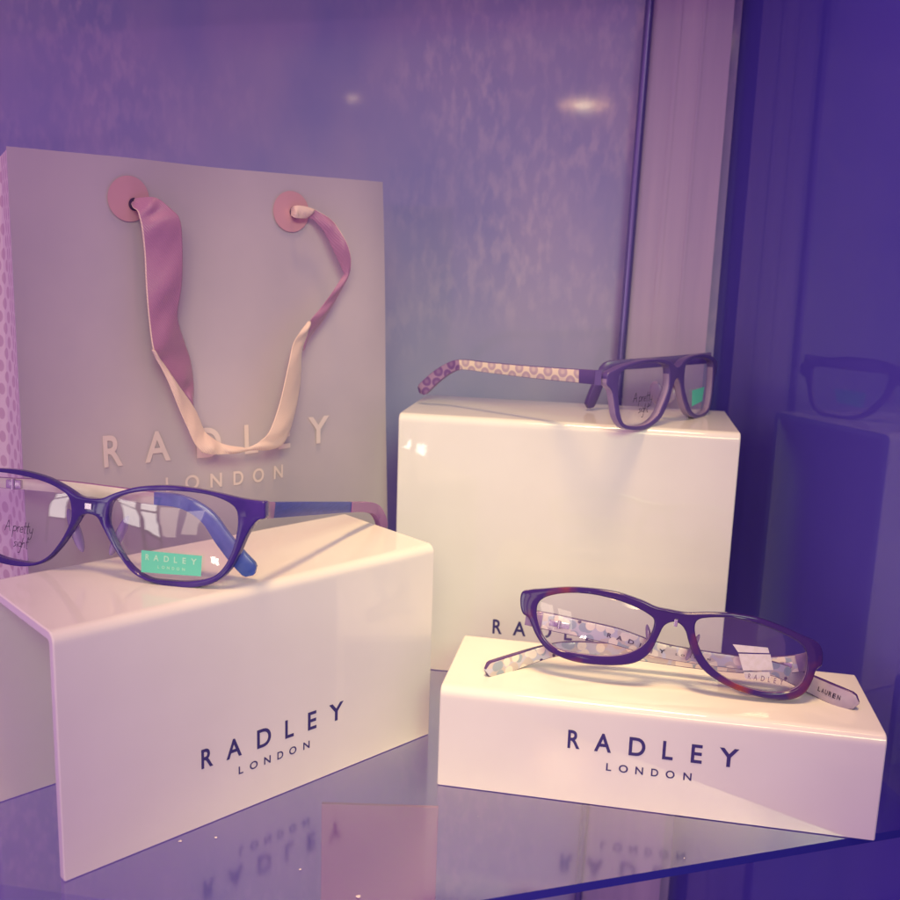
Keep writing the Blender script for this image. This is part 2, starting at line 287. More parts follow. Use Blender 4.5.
for f0, f1, o_ in ((.30, .36, .0125), (.62, .66, .0125)):
    l0, l1, r0, r1 = W['col_l'][0], W['col_l'][1], W['col_r'][0], W['col_r'][1]
    slab(bm, l0 + (r0 - l0) * f0, l0 + (r0 - l0) * f1, l1 + (r1 - l1) * f0, l1 + (r1 - l1) * f1, -.3, .5, o_)
from_bm('moulding', bm, M['column'], col_root, base=col_root.location)
tag(col_root, 'pale upright column strip in the corner behind the spotted-arm glasses', 'column')
rod = empty('metal_rod', on_wall(W['rod'][0], 0, .016))
bm = bmesh.new()
p0, p1 = on_wall(W['rod'][0], -.3, .014), on_wall(W['rod'][1], .5, .014)
ring = []
for p in (p0, p1):
    ring.append([bm.verts.new(p + WALL_U * .0028 * math.cos(t * math.pi / 6) + WALL_N * .0028 * math.sin(t * math.pi / 6)) for t in range(12)])
for i in range(12): bm.faces.new((ring[0][i], ring[0][(i + 1) % 12], ring[1][(i + 1) % 12], ring[1][i]))
from_bm('rod_tube', bm, M['rod'], rod, smooth=40, base=rod.location)
tag(rod, 'slim violet metal rod running up the left side of the pale column', 'rod')

# dark side panel of the cabinet
M['side'] = noise_tint(mat('indigo_glass_panel', (.06, .03, .30), .035, IOR=1.5), (.090, .074, .47), (.120, .096, .53), 4, 4, .3, .7, stretch=(1, 1, .4))
S0 = on_wall(.004, 0, .0); S0 = Vector((S0.x, S0.y, 0)); S1 = Vector((.262, .10, 0))
sd = (S1 - S0).normalized(); sn = Vector((-sd.y, sd.x, 0)) * -1
if sn.x > 0: sn = -sn
bm = bmesh.new()
c = (S0 + S1) / 2 + Vector((0, 0, .2)) - sn * .003
box(bm, c, sd, (0, 0, 1), sn, (S1 - S0).length / 2, .5, .003)
side = from_bm('side_panel', bm, M['side'], base=(c.x, c.y, -.3)); side.location = (c.x, c.y, -.3)
tag(side, 'dark indigo glossy side panel of the cabinet at the right', 'panel')

# pink box seen through the glass on the level below
PB = DATA['pinkbox']
M['pink'] = mat('pink_card', (.62, .24, .40), .6)
bm = bmesh.new(); box(bm, (0, 0, PB['h'] / 2), (1, 0, 0), (0, 1, 0), (0, 0, 1), PB['w'] / 2, .0012, PB['h'] / 2, .0004)
pk = from_bm('card', bm, M['pink']); pk.location = (PB['x'], PB['y'], -.2998)
tag(pk, 'plain pink card standing on the level below, seen through the glass shelf', 'card')

# ------------------------------------------------------------------ display stands
def display_stand(blk, label):
    x, y, yaw, L, D, H = blk
    root = empty('display_stand', (x, y, 0.0004), yaw)
    rb, th, n = .0042, .0040, 7
    prof = [(0, 0), (0, H - rb - .0012)]
    for i in range(n): t = math.pi / 2 * i / (n - 1); prof.append((rb - rb * math.cos(t), H - rb + rb * math.sin(t)))
    prof += [(rb + .0012, H), (D - rb - .0012, H)]
    for i in range(n): t = math.pi / 2 * i / (n - 1); prof.append((D - rb + rb * math.sin(t), H - rb + rb * math.cos(t)))
    prof += [(D, H - rb - .0012), (D, 0), (D - th, 0), (D - th, H - th - .0022)]
    ri = .0012
    for i in range(4): t = math.pi / 2 * i / 3; prof.append((D - th - ri + ri * math.cos(t), H - th - ri + ri * math.sin(t)))
    prof += [(D - th - .0022, H - th), (th + .0022, H - th)]
    for i in range(4): t = math.pi / 2 * i / 3; prof.append((th + ri - ri * math.sin(t), H - th - ri + ri * math.cos(t)))
    prof += [(th, H - th - .0022), (th, 0)]
    bm = bmesh.new()
    e = .0005
    rings = []
    N = len(prof)
    def inset(k):
        out = []
        for i in range(N):
            p0, p1, p2 = (Vector(prof[i - 1]), Vector(prof[i]), Vector(prof[(i + 1) % N]))
            d1 = (p1 - p0).normalized(); d2 = (p2 - p1).normalized()
            nn = (Vector((d1.y, -d1.x)) + Vector((d2.y, -d2.x)))
            nn = nn.normalized() if nn.length > 1e-6 else Vector((0, 0))
            out.append(p1 + nn * k)
        return out
    for xx, k in ((0, e), (e, 0), (L - e, 0), (L, e)):
        rings.append([bm.verts.new((xx, p[0], p[1])) for p in inset(k)])
    for r0, r1 in zip(rings, rings[1:]):
        for i in range(N): bm.faces.new((r0[i], r0[(i + 1) % N], r1[(i + 1) % N], r1[i]))
    bm.faces.new(rings[0]); bm.faces.new(rings[-1][::-1])
    bmesh.ops.recalc_face_normals(bm, faces=bm.faces)
    bmesh.ops.triangulate(bm, faces=[f for f in bm.faces if len(f.verts) > 4])
    from_bm('acrylic_sheet', bm, M['acrylic'], root, smooth=25)
    bm = bmesh.new()
    fn = lambda a, b: (a, -.00012, b)
    word(bm, 'RADLEY', WORDS['RADLEY'], .0582, .1314, .0257, .0344, fn)
    from_bm('brand_lettering', bm, M['print_dark'], root)
    bm = bmesh.new()
    word(bm, 'LONDON', WORDS['LONDON'], .0757, .1125, .0171, .0207, fn)
    from_bm('city_lettering', bm, M['print_dark'], root)
    tag(root, label, 'display stand', 'white acrylic display stands')
    return root
display_stand(DATA['blocks'][0], 'medium height white acrylic stand at front left, in front of the paper bag')
display_stand(DATA['blocks'][1], 'lowest white acrylic stand, nearest the shelf edge, holding the tortoiseshell glasses')
display_stand(DATA['blocks'][2], 'tallest white acrylic stand at the back, beneath the spotted-arm glasses')

# ------------------------------------------------------------------ gift bag
BO = Vector((-.0312, .5834, 0)); BA = R(41.5)
BU = Vector((math.cos(BA), math.sin(BA), 0)); BN = Vector((math.sin(BA), -math.cos(BA), 0))
bag = empty('gift_bag', (BO + BU * -.115) )
def wave(u, z):
    s = (u + .2195) / .21; t = z / .2788
    e = max(0, min(1, s)) * max(0, min(1, 1 - s)) * 4
    return e ** .6 * (2 * (.0011 * math.sin(9 * s + 5.5 * t + .4) + .0016 * math.sin(4.2 * s - 6.1 * t + 2.0) + .0005 * math.sin(17 * s - 3 * t))) - .0022 * e
def bagpt(u, z, wv=0.0):
    if wv > -.001: wv += wave(u, z)
    return bagpt0(u, z, wv)
def bagpt0(u, z, wv=0.0): return BO + BU * u + BN * wv + Vector((0, 0, z)) - bag.location
UL, URb, URt, BH, GD = -.2195, -.004, -.0163, .2788, .085
def panel_bm(c00, c10, c11, c01, nx, ny, th, puff=0.0, hole=None):
    """thin paper sheet on a grid with gentle warps."""
    bm = bmesh.new(); c00, c10, c11, c01 = map(Vector, (c00, c10, c11, c01))
    nrm = (c10 - c00).cross(c01 - c00).normalized()
    g = []
    for j in range(ny + 1):
        row = []
        for i in range(nx + 1):
            s, t = i / nx, j / ny
            p = (c00 * (1 - s) + c10 * s) * (1 - t) + (c01 * (1 - s) + c11 * s) * t
            p = p + nrm * puff * (math.sin(math.pi * s) * math.sin(math.pi * min(t * 1.0, 1)) + .35 * math.sin(5.2 * s + 3.1 * t + .6) * math.sin(math.pi * s) * t)
            row.append(bm.verts.new(p))
        g.append(row)
    for j in range(ny):
        for i in range(nx): bm.faces.new((g[j][i], g[j][i + 1], g[j + 1][i + 1], g[j + 1][i]))
    bmesh.ops.recalc_face_normals(bm, faces=bm.faces)
    fs = list(bm.faces)
    r = bmesh.ops.solidify(bm, geom=fs, thickness=th)
    return bm
def puff_at(u, z): return 0.0
M['bag_side'] = mat('spotted_paper', (.8, .66, .68), .55)
mt = M['bag_side']; Lk = mt.node_tree.links.new
uvn = nd(mt, 'ShaderNodeTexCoord')
vor = nd(mt, 'ShaderNodeTexVoronoi', voronoi_dimensions='2D', feature='F1'); vor.inputs['Scale'].default_value = 118; vor.inputs['Randomness'].default_value = .12
mpn = nd(mt, 'ShaderNodeMapping'); mpn.inputs['Rotation'].default_value = (0, 0, R(45))
rmp = nd(mt, 'ShaderNodeValToRGB'); rmp.color_ramp.elements[0].position = .30; rmp.color_ramp.elements[0].color = (.62, .46, .52, 1)
rmp.color_ramp.elements[1].position = .38; rmp.color_ramp.elements[1].color = (.80, .71, .69, 1)
Lk(uvn.outputs['UV'], mpn.inputs[0]); Lk(mpn.outputs[0], vor.inputs['Vector']); Lk(vor.outputs['Distance'], rmp.inputs[0]); Lk(rmp.outputs[0], bsdf(mt).inputs['Base Color'])
bm = bmesh.new(); g_ = []
for j in range(61):
    t = j / 60; z = .0005 + (BH - .0005) * t; ur = URb + (URt - URb) * t
    g_.append([(bm.verts.new(bagpt(UL + (ur - UL) * i / 50, z)), bm.verts.new(bagpt(UL + (ur - UL) * i / 50, z, -.0005))) for i in range(51)])
for j in range(60):
    for i in range(50):
        for q in (0, 1): bm.faces.new((g_[j][i][q], g_[j][i + 1][q], g_[j + 1][i + 1][q], g_[j + 1][i][q]))
for i in range(50):
    for j in (0, 60): bm.faces.new((g_[j][i][0], g_[j][i + 1][0], g_[j][i + 1][1], g_[j][i][1]))
for j in range(60):
    for i in (0, 50): bm.faces.new((g_[j][i][0], g_[j + 1][i][0], g_[j + 1][i][1], g_[j][i][1]))
bmesh.ops.recalc_face_normals(bm, faces=bm.faces)
fp = from_bm('front_panel', bm, M['bag_paper'], bag, smooth=50)
bm = panel_bm(bagpt(UL, .0005, -GD), bagpt(URb, .0005, -GD), bagpt(URt, BH, -GD), bagpt(UL, BH, -GD), 8, 8, -.0005)
from_bm('back_panel', bm, M['bag_paper'], bag)
def gusset(u0, u1, inward):
    bm = bmesh.new(); uvl = bm.loops.layers.uv.new('UVMap')
    pts = []
    for wv, inn in ((-.0006, 0), (-GD * .5, inward), (-GD + .0006, 0)):
        pts.append((bm.verts.new(bagpt(u0 + inn * .3, .0005, wv)), bm.verts.new(bagpt(u1 + inn, BH - .001, wv)), wv))
    for a_, b_ in zip(pts, pts[1:]):
        f = bm.faces.new((a_[0], b_[0], b_[1], a_[1]))
        for lp, q in zip(f.loops, ((a_[2], 0), (b_[2], 0), (b_[2], BH), (a_[2], BH))): lp[uvl].uv = q
    return bm
from_bm('side_panel', gusset(UL + .0004, UL + .0004, .010), M['bag_side'], bag)
from_bm('side_panel', gusset(URb - .0004, URt - .0004, -.010), M['bag_side'], bag)
bm = bmesh.new(); quad(bm, [bagpt(UL, .001), bagpt(URb, .001), bagpt(URb, .001, -GD), bagpt(UL, .001, -GD)])
from_bm('bag_base', bm, M['bag_paper'], bag)
fn = lambda a, b: bagpt(a, b, .0011)
bm = bmesh.new(); word(bm, 'RADLEY', WORDS['RADLEY'], -.1812, -.0508, .1322, .1478, fn)
from_bm('brand_lettering', bm, M['bag_print'], bag)
bm = bmesh.new(); word(bm, 'LONDON', WORDS['LONDON'], -.1500, -.0832, .1160, .1235, fn)
from_bm('city_lettering', bm, M['bag_print'], bag)
M['hole'] = mat('eyelet_hole', (.05, .02, .09), .6)
for u_, z_, hu, hz, r_ in ((-.1655, .2602, -.1632, .2578, .0105), (-.0738, .2594, -.0722, .2592, .0107)):
    bm = bmesh.new()
    for rr, wv, k in ((r_, .0010, 0),):
        ctr = bm.verts.new(bagpt(u_, z_, wv + .0003)); rg = [bm.verts.new(bagpt(u_ + rr * math.cos(t * math.pi / 24), z_ + rr * math.sin(t * math.pi / 24), wv)) for t in range(48)]
        for i in range(48): bm.faces.new((ctr, rg[i], rg[(i + 1) % 48]))
    d_ = from_bm('eyelet_disc', bm, M['disc'], bag)
    bm = bmesh.new(); rg = [bm.verts.new(bagpt(hu + .0030 * math.cos(t * math.pi / 12), hz + .0030 * math.sin(t * math.pi / 12), .0018)) for t in range(24)]
    bm.faces.new(rg)
    from_bm('eyelet_hole', bm, M['hole'], d_)
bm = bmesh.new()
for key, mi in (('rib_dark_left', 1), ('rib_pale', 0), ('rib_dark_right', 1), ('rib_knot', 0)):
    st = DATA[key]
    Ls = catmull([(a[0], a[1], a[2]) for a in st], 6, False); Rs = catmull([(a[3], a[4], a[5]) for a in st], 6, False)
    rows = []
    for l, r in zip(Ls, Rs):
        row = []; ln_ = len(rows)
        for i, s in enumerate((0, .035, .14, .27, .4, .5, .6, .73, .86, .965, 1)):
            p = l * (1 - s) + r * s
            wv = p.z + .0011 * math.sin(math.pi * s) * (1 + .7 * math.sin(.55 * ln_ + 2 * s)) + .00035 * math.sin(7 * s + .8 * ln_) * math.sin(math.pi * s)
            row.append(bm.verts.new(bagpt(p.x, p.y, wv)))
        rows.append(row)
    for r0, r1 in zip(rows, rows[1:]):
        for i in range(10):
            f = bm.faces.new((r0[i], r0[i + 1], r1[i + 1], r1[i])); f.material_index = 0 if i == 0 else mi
for key in ('ribbon_pale_lit', 'ribbon_shaded'):
    mt = M[key]; L_ = mt.node_tree.links.new
    tc = nd(mt, 'ShaderNodeTexCoord'); wv_ = nd(mt, 'ShaderNodeTexWave', bands_direction='DIAGONAL'); wv_.inputs['Scale'].default_value = 420; wv_.inputs['Distortion'].default_value = .6
    bp = nd(mt, 'ShaderNodeBump'); bp.inputs['Strength'].default_value = .35; bp.inputs['Distance'].default_value = .0004
    L_(tc.outputs['Object'], wv_.inputs['Vector']); L_(wv_.outputs['Fac'], bp.inputs['Height']); L_(bp.outputs[0], bsdf(mt).inputs['Normal'])
rb_ = from_bm('ribbon_handle', bm, [M['ribbon_pale_lit'], M['ribbon_shaded']], bag, smooth=60)
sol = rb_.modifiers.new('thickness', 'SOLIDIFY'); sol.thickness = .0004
tag(bag, 'taupe paper gift bag with a pink ribbon handle behind the left stand', 'gift bag')

# ------------------------------------------------------------------ eyeglasses
def acetate(name, c1, c2, rough=.08, scale=60, lo=.45, hi=.6, bump=0):
    return noise_tint(mat(name, c1, rough, IOR=1.5), c1, c2, scale, 3, lo, hi)
M['g1_front'] = acetate('violet_black_acetate', (.038, .020, .20), (.058, .028, .25))
M['g1_back'] = mat('lilac_acetate', (.30, .22, .48), .12)
M['g1_white'] = noise_tint(mat('ivory_arm', (.78, .74, .62), .25), (.74, .70, .60), (.82, .78, .66), 80)
M['g1_blue'] = noise_tint(mat('blue_arm_tip', (.12, .12, .50), .22), (.06, .12, .44), (.13, .19, .56), 70)
M['g1_navy'] = noise_tint(mat('navy_arm', (.01, .012, .12), .28), (.018, .035, .30), (.03, .05, .38), 200, stretch=(1, 1, 8))
M['g1_mauve'] = mat('mauve_arm_tip', (.30, .13, .33), .22)
M['metal'] = mat('hinge_metal', (.6, .55, .62), .25, Metallic=.9)
M['g2_front'] = mat('matte_violet_acetate', (.105, .065, .26), .33)
M['g2_back'] = mat('lilac_grey_acetate', (.34, .25, .42), .28)
M['g2_tipdark'] = noise_tint(mat('violet_tip', (.14, .06, .24), .35), (.12, .05, .22), (.2, .1, .3), 90)
M['g3_front'] = acetate('tortoiseshell_acetate', (.038, .016, .15), (.22, .04, .05), .07, 48, .54, .74)
M['g3_back'] = mat('smoky_lilac_acetate', (.27, .19, .36), .10)
M['lens'] = glass_mix('demo_lens', (.96, .95, .98), 1.55, 1.25)
M['lens_print'] = mat('grey_lens_print', (.22, .15, .24), .5)
M['ink'] = mat('black_ink', (.03, .02, .06), .6)
M['teal'] = mat('teal_sticker', (.13, .66, .48), .5)
M['teal_text'] = mat('pale_sticker_print', (.45, .80, .62), .5)

def honeycomb(name, ground, cell, a, rad):
    """round spots on a hexagonal lattice (two interleaved rectangular ones)."""
    mt = mat(name, ground, .32); L = mt.node_tree.links.new
    tc = nd(mt, 'ShaderNodeTexCoord')
    nz = nd(mt, 'ShaderNodeTexNoise'); nz.inputs['Scale'].default_value = 90; L(tc.outputs['UV'], nz.inputs['Vector'])
    wob = nd(mt, 'ShaderNodeVectorMath', operation='MULTIPLY_ADD'); wob.inputs[1].default_value = (.0014, .0014, 0); L(nz.outputs['Color'], wob.inputs[0]); L(tc.outputs['UV'], wob.inputs[2])
    outs = []
    for off in (0.0, .5):
        m1 = nd(mt, 'ShaderNodeVectorMath', operation='MULTIPLY_ADD'); m1.inputs[1].default_value = (1 / a, 1 / (a * .95), 0); m1.inputs[2].default_value = (off, off + .25, 0); L(wob.outputs[0], m1.inputs[0])
        fr_ = nd(mt, 'ShaderNodeVectorMath', operation='FRACTION'); L(m1.outputs[0], fr_.inputs[0])
        m2 = nd(mt, 'ShaderNodeVectorMath', operation='SUBTRACT'); m2.inputs[1].default_value = (.5, .5, 0); L(fr_.outputs[0], m2.inputs[0])
        m3 = nd(mt, 'ShaderNodeVectorMath', operation='MULTIPLY'); m3.inputs[1].default_value = (1, .95, 0); L(m2.outputs[0], m3.inputs[0])
        ln = nd(mt, 'ShaderNodeVectorMath', operation='LENGTH'); L(m3.outputs[0], ln.inputs[0]); outs.append(ln.outputs['Value'])
    mn = nd(mt, 'ShaderNodeMath', operation='MINIMUM'); L(outs[0], mn.inputs[0]); L(outs[1], mn.inputs[1])
    r = nd(mt, 'ShaderNodeValToRGB'); e = r.color_ramp.elements
    lite = tuple(.55 * c + .45 * g for c, g in zip(cell, ground))
    e[0].position = rad * .3; e[0].color = (*lite, 1); e[1].position = rad * .55; e[1].color = (*cell, 1)
    q = e.new(rad - .02); q.color = (*cell, 1)
    q = e.new(rad + .02); q.color = (*ground, 1)
    L(mn.outputs[0], r.inputs[0]); L(r.outputs[0], bsdf(mt).inputs['Base Color'])
    return mt
M['g2_comb'] = honeycomb('honeycomb_arm', (.80, .68, .56), (.50, .38, .46), .0098, .30)
M['g2_combtip'] = honeycomb('honeycomb_tip', (.34, .22, .38), (.17, .08, .27), .0098, .31)
def pastel(name):
    """lilac-grey ground with round cream and teal dots and a few dark ones."""
    mt = mat(name, (.7, .6, .6), .22); L = mt.node_tree.links.new
    tc = nd(mt, 'ShaderNodeTexCoord')
    def dots(scale, dist, pick, off):
        mp = nd(mt, 'ShaderNodeMapping'); mp.inputs['Location'].default_value = (off, off * .37, 0); L(tc.outputs['UV'], mp.inputs[0])
        v = nd(mt, 'ShaderNodeTexVoronoi', voronoi_dimensions='2D', feature='F1'); v.inputs['Scale'].default_value = scale; v.inputs['Randomness'].default_value = .8
        L(mp.outputs[0], v.inputs['Vector'])
        sp = nd(mt, 'ShaderNodeSeparateColor'); L(v.outputs['Color'], sp.inputs[0])
        mr = nd(mt, 'ShaderNodeMapRange'); mr.inputs['From Min'].default_value = dist; mr.inputs['From Max'].default_value = dist - .08; L(v.outputs['Distance'], mr.inputs['Value'])
        gt = nd(mt, 'ShaderNodeMath', operation='GREATER_THAN'); gt.inputs[1].default_value = pick; L(sp.outputs[1], gt.inputs[0])
        mu = nd(mt, 'ShaderNodeMath', operation='MULTIPLY'); L(mr.outputs[0], mu.inputs[0]); L(gt.outputs[0], mu.inputs[1])
        return mu.outputs[0]
    prev = None
    for fac, c in ((dots(170, .55, .25, .7), (.62, .56, .55)), (dots(210, .5, .55, .21), (.36, .44, .54)), (dots(190, .46, .45, .43), (.90, .82, .72)), (dots(150, .17, .72, .11), (.06, .02, .13))):
        mx = nd(mt, 'ShaderNodeMix', data_type='RGBA'); L(fac, mx.inputs[0]); mx.inputs[7].default_value = (*c, 1)
        if prev is None: mx.inputs[6].default_value = (.58, .58, .70, 1)
        else: L(prev, mx.inputs[6])
        prev = mx.outputs[2]
    L(prev, bsdf(mt).inputs['Base Color'])
    return mt
M['g3_pastel'] = pastel('pastel_spotted_arm')
M['g3_armedge'] = mat('dark_arm_edge', (.10, .045, .19), .15)
M['g3_tipplain'] = noise_tint(mat('pale_arm_tip', (.45, .38, .50), .25), (.42, .36, .48), (.55, .48, .55), 60)

class Frame:
    def __init__(s, d):
        s.c, s.U, s.V, s.N, s.k = Vector(d['c']), Vector(d['U']), Vector(d['V']), Vector(d['N']), d['k']
    def p(s, u, v, w=0.0): return s.c + s.U * u + s.V * v + s.N * (s.k * u * u + w)
def mirror_half(h):
    return list(h) + [(-x, y) for x, y in reversed(h[1:-1])]
def frame_front(fr, root, outer, holes, w0, w1, bev, mats, split, vtop=9.0):
    spl = [catmull([(a, b, 0) for a, b in outer], 5, True)] + [catmull([(a, b, 0) for a, b in h], 6, True) for h in holes]
    bm = curve_fill(spl, (w1 - w0) / 2 - bev, bev, -bev, 3)
    wm = (w0 + w1) / 2
    bmesh.ops.triangulate(bm, faces=[f for f in bm.faces if len(f.verts) > 4])
    for f in bm.faces:
        cm = f.calc_center_median()
        f.material_index = 0 if (wm - cm.z) < split or cm.y > vtop else 1
    for v in bm.verts: v.co = fr.p(v.co.x, v.co.y, wm - v.co.z)
    bmesh.ops.recalc_face_normals(bm, faces=bm.faces)
    return from_bm('frame_front', bm, mats, root, smooth=35, base=root.location)
def lens(fr, root, outline, w, bulge=.0014):
    P = catmull([(a, b, 0) for a, b in outline], 5, True)
    cx = sum(p.x for p in P) / len(P); cy = sum(p.y for p in P) / len(P)
    bm = bmesh.new(); n = len(P)
    for ww, sgn in ((w, 1), (w + .0012, -1)):
        ctr = bm.verts.new(fr.p(cx, cy, ww - bulge)); prev = None
        for s in (.15, .3, .45, .6, .75, .9, 1.012):
            rg = [bm.verts.new(fr.p(cx + (p.x - cx) * s, cy + (p.y - cy) * s, ww - bulge * (1 - s * s))) for p in P]
            for i in range(n):
                j = (i + 1) % n
                if prev is None: fa = bm.faces.new((ctr, rg[i], rg[j]) if sgn > 0 else (ctr, rg[j], rg[i]))
                else: fa = bm.faces.new((prev[i], rg[i], rg[j], prev[j]) if sgn > 0 else (prev[j], rg[j], rg[i], prev[i]))
            prev = rg
    return from_bm('lens', bm, M['lens'], root, smooth=60, base=root.location)
def strap(name, root, path, mats, s0=0.0, s1=1.0, th=.0026, up=None, fr=None, round_end=False, edge_mat=None, flip=False):
    P = [Vector(p[:3]) for p in path]; hs = [p[3] for p in path]
    Q = catmull(P, 7, False); Hq = [v.x for v in catmull([(h, 0, 0) for h in hs], 7, False)]
    acc = [0.0]
    for a, b in zip(Q, Q[1:]): acc.append(acc[-1] + (b - a).length)
    Lt = acc[-1]
    def at(s):
        for i in range(len(Q) - 1):
            if acc[i + 1] >= s or i == len(Q) - 2:
                f = (s - acc[i]) / max(acc[i + 1] - acc[i], 1e-9); f = min(max(f, 0), 1)
                return Q[i].lerp(Q[i + 1], f), Hq[i] * (1 - f) + Hq[i + 1] * f, (Q[min(i + 2, len(Q) - 1)] - Q[max(i - 1, 0)]).normalized()
    bm = bmesh.new(); uvl = bm.loops.layers.uv.new('UVMap')
    prev = None; a, b = s0 * Lt, s1 * Lt; n = max(8, int((b - a) / .0016))
    stations = [a + (b - a) * i / n for i in range(n + 1)]
    sect = [(-1, -.6), (-1, .6), (-.82, .93), (.82, .93), (1, .6), (1, -.6), (.82, -.93), (-.82, -.93)]
    sect = [(-.78, -1), (-.93, -.97), (-1, -.92), (-1, .92), (-.93, .97), (-.78, 1), (.78, 1), (.93, .97), (1, .92), (1, -.92), (.93, -.97), (.78, -1)]
    first = last = None
    for st in stations:
        c, h, t = at(st)
        u_ = (up - t * up.dot(t)).normalized(); nn = t.cross(u_).normalized()
        hh = h / 2; tt = th / 2
        if round_end:
            e = (b - st); rr = hh
            if e < rr: k = math.sqrt(max(1 - ((rr - e) / rr) ** 2, .02)); hh *= k; tt *= .5 + .5 * k
        ring = [(bm.verts.new(c + nn * (x * tt) + u_ * (y * hh)), st, y * hh) for x, y in sect]
        if prev:
            m_ = len(sect)
            for i in range(m_):
                j = (i + 1) % m_
                f = bm.faces.new((prev[i][0], prev[j][0], ring[j][0], ring[i][0]))
                for lp, q in zip(f.loops, (prev[i], prev[j], ring[j], ring[i])): lp[uvl].uv = (q[1], q[2])
                if edge_mat and i not in (2, 8): f.material_index = 1
        else: first = ring
        prev = ring
    bm.faces.new([r[0] for r in first]); bm.faces.new([r[0] for r in reversed(prev)])
    bmesh.ops.recalc_face_normals(bm, faces=bm.faces)
    ob = from_bm(name, bm, mats, root, smooth=40, base=(root.location if root.type == 'EMPTY' else root.parent.location))
    if root.type != 'EMPTY': pass
    return ob, at, Lt
def strap_word(root, owner, at, Lt, up, s_a, s_b, y0, y1, text, spans, side, th, matl, name, rev=False):
    bm = bmesh.new()
    def fn(x, y):
        s = Lt * x
        c, h, t = at(s)
        u_ = (up - t * up.dot(t)).normalized(); nn = t.cross(u_).normalized() * side
        return c + nn * (th / 2 + .0002) + u_ * (h / 2 * y)
    word(bm, text, spans, s_a, s_b, y0, y1, fn)
    return from_bm(name, bm, matl, owner, base=root.location)
def pad(fr, root, u, v, w, matl, ru=.0022, rv=.0062, rw=.0030, tilt=.25):
    bm = bmesh.new(); bmesh.ops.create_uvsphere(bm, u_segments=16, v_segments=10, radius=1)
    for q in bm.verts:
        a, b, c = q.co.x * ru, q.co.z * rv, q.co.y * rw
        a -= tilt * b * (1 if u > 0 else -1) * -1
        q.co = fr.p(u + a, v + b, w + c)
    bmesh.ops.recalc_face_normals(bm, faces=bm.faces)
    return from_bm('nose_pad', bm, matl, root, smooth=80, base=root.location)
def hinge(root, owner, p, u, v, n, sx=.0035, sy=.0022, sz=.0018):
    bm = bmesh.new(); box(bm, p, u, v, n, sx, sy, sz, .0004)
    r = bmesh.ops.create_cone(bm, cap_ends=True, segments=14, radius1=.0009, radius2=.0009, depth=sy * 2.4)
    mm = Matrix((Vector(u).normalized(), Vector(n).normalized(), Vector(v).normalized())).transposed().to_4x4(); mm.translation = Vector(p) - Vector(n) * sz
    bmesh.ops.transform(bm, matrix=mm, verts=r['verts'])
    bmesh.ops.recalc_face_normals(bm, faces=bm.faces)
    return from_bm('hinge', bm, M['metal'], owner, smooth=40, base=root.location)
ZUP = Vector((0, 0, 1))
CAMDIR = Vector(cd['o'])

# --- violet glasses on the left stand
fr = Frame(DATA['G1'])
H1 = DATA['blocks'][0][5]
g = empty('eyeglasses', (fr.c.x, fr.c.y, H1 + .0004))
lensR = DATA['g1_lens']; lensL = [(-a, b) for a, b in lensR]
frame_front(fr, g, mirror_half(DATA['g1_outer']), [lensR, lensL], -.0018, .0024, .0007, [M['g1_front'], M['g1_back']], .0004, .0345)
lr = lens(fr, g, lensR, .0002); ll = lens(fr, g, lensL, .0002)
aL, atL, LtL = strap('temple', g, DATA['g1_armL'], [M['g1_white'], M['g1_mauve']], .0, .60, .0024, fr.V, edge_mat=True)
strap('temple_tip', aL, DATA['g1_armL'], [M['g1_blue']], .60, 1.0, .0034, fr.V, round_end=True)
aR, atR, LtR = strap('temple', g, DATA['g1_armR'], [M['g1_navy']], .06, .655, .0026, ZUP)
strap('temple_tip', aR, DATA['g1_armR'], [M['g1_mauve']], .655, 1.0, .0036, ZUP, round_end=True)
strap('end_joint', aR, DATA['g1_armR'], [M['g1_mauve']], .0, .06, .0032, ZUP)
c_, h_, t_ = atL(.018); hinge(g, aL, c_ + fr.N * -.0014, t_, fr.V, fr.N, .0036, .0019, .0012)
for s in (1, -1): pad(fr, g, s * .0108, .0165, .0046, M['g1_back'], .0022, .0092, .0028, .42)
# bridge mark, metal
bm = bmesh.new(); box(bm, fr.p(0, .0290, -.0020), fr.U, fr.V, fr.N, .0016, .0013, .0003, .0001); from_bm('bridge_emblem', bm, M['metal'], g, base=g.location)
bm = bmesh.new()
S = [(.02535, .01290), (.05215, .01300), (.05200, .00440), (.02560, .00360)]
n = 12; top = [fr.p(S[0][0] + (S[1][0] - S[0][0]) * i / n, S[0][1] + (S[1][1] - S[0][1]) * i / n, -.0019) for i in range(n + 1)]
bot = [fr.p(S[3][0] + (S[2][0] - S[3][0]) * i / n, S[3][1] + (S[2][1] - S[3][1]) * i / n, -.0019) for i in range(n + 1)]
tv = [bm.verts.new(p) for p in top]; bv = [bm.verts.new(p) for p in bot]
for i in range(n): bm.faces.new((bv[i], bv[i + 1], tv[i + 1], tv[i]))
st_ = from_bm('sticker', bm, M['teal'], lr, base=g.location)
bm = bmesh.new(); word(bm, 'RADLEY', WORDS['RADLEY'], .0274, .0500, .0090, .0115, lambda a, b: fr.p(a, b, -.0020))
word(bm, 'LONDON', WORDS['LONDON'], .0330, .0450, .0060, .0072, lambda a, b: fr.p(a, b, -.0020))
from_bm('sticker_lettering', bm, M['teal_text'], st_, base=g.location) if False else from_bm('sticker_lettering', bm, M['teal_text'], lr, base=g.location)
bm = bmesh.new()
handwriting(bm, 'A pretty', -.0435, .0138, .0048, lambda a, b: fr.p(a, b, -.0017), .00032)
handwriting(bm, 'sight', -.0385, .0072, .0046, lambda a, b: fr.p(a, b, -.0017), .00032)
from_bm('handwritten_print', bm, M['ink'], ll, base=g.location)
tag(g, 'glossy violet glasses with navy arm and teal sticker on the left stand', 'eyeglasses')

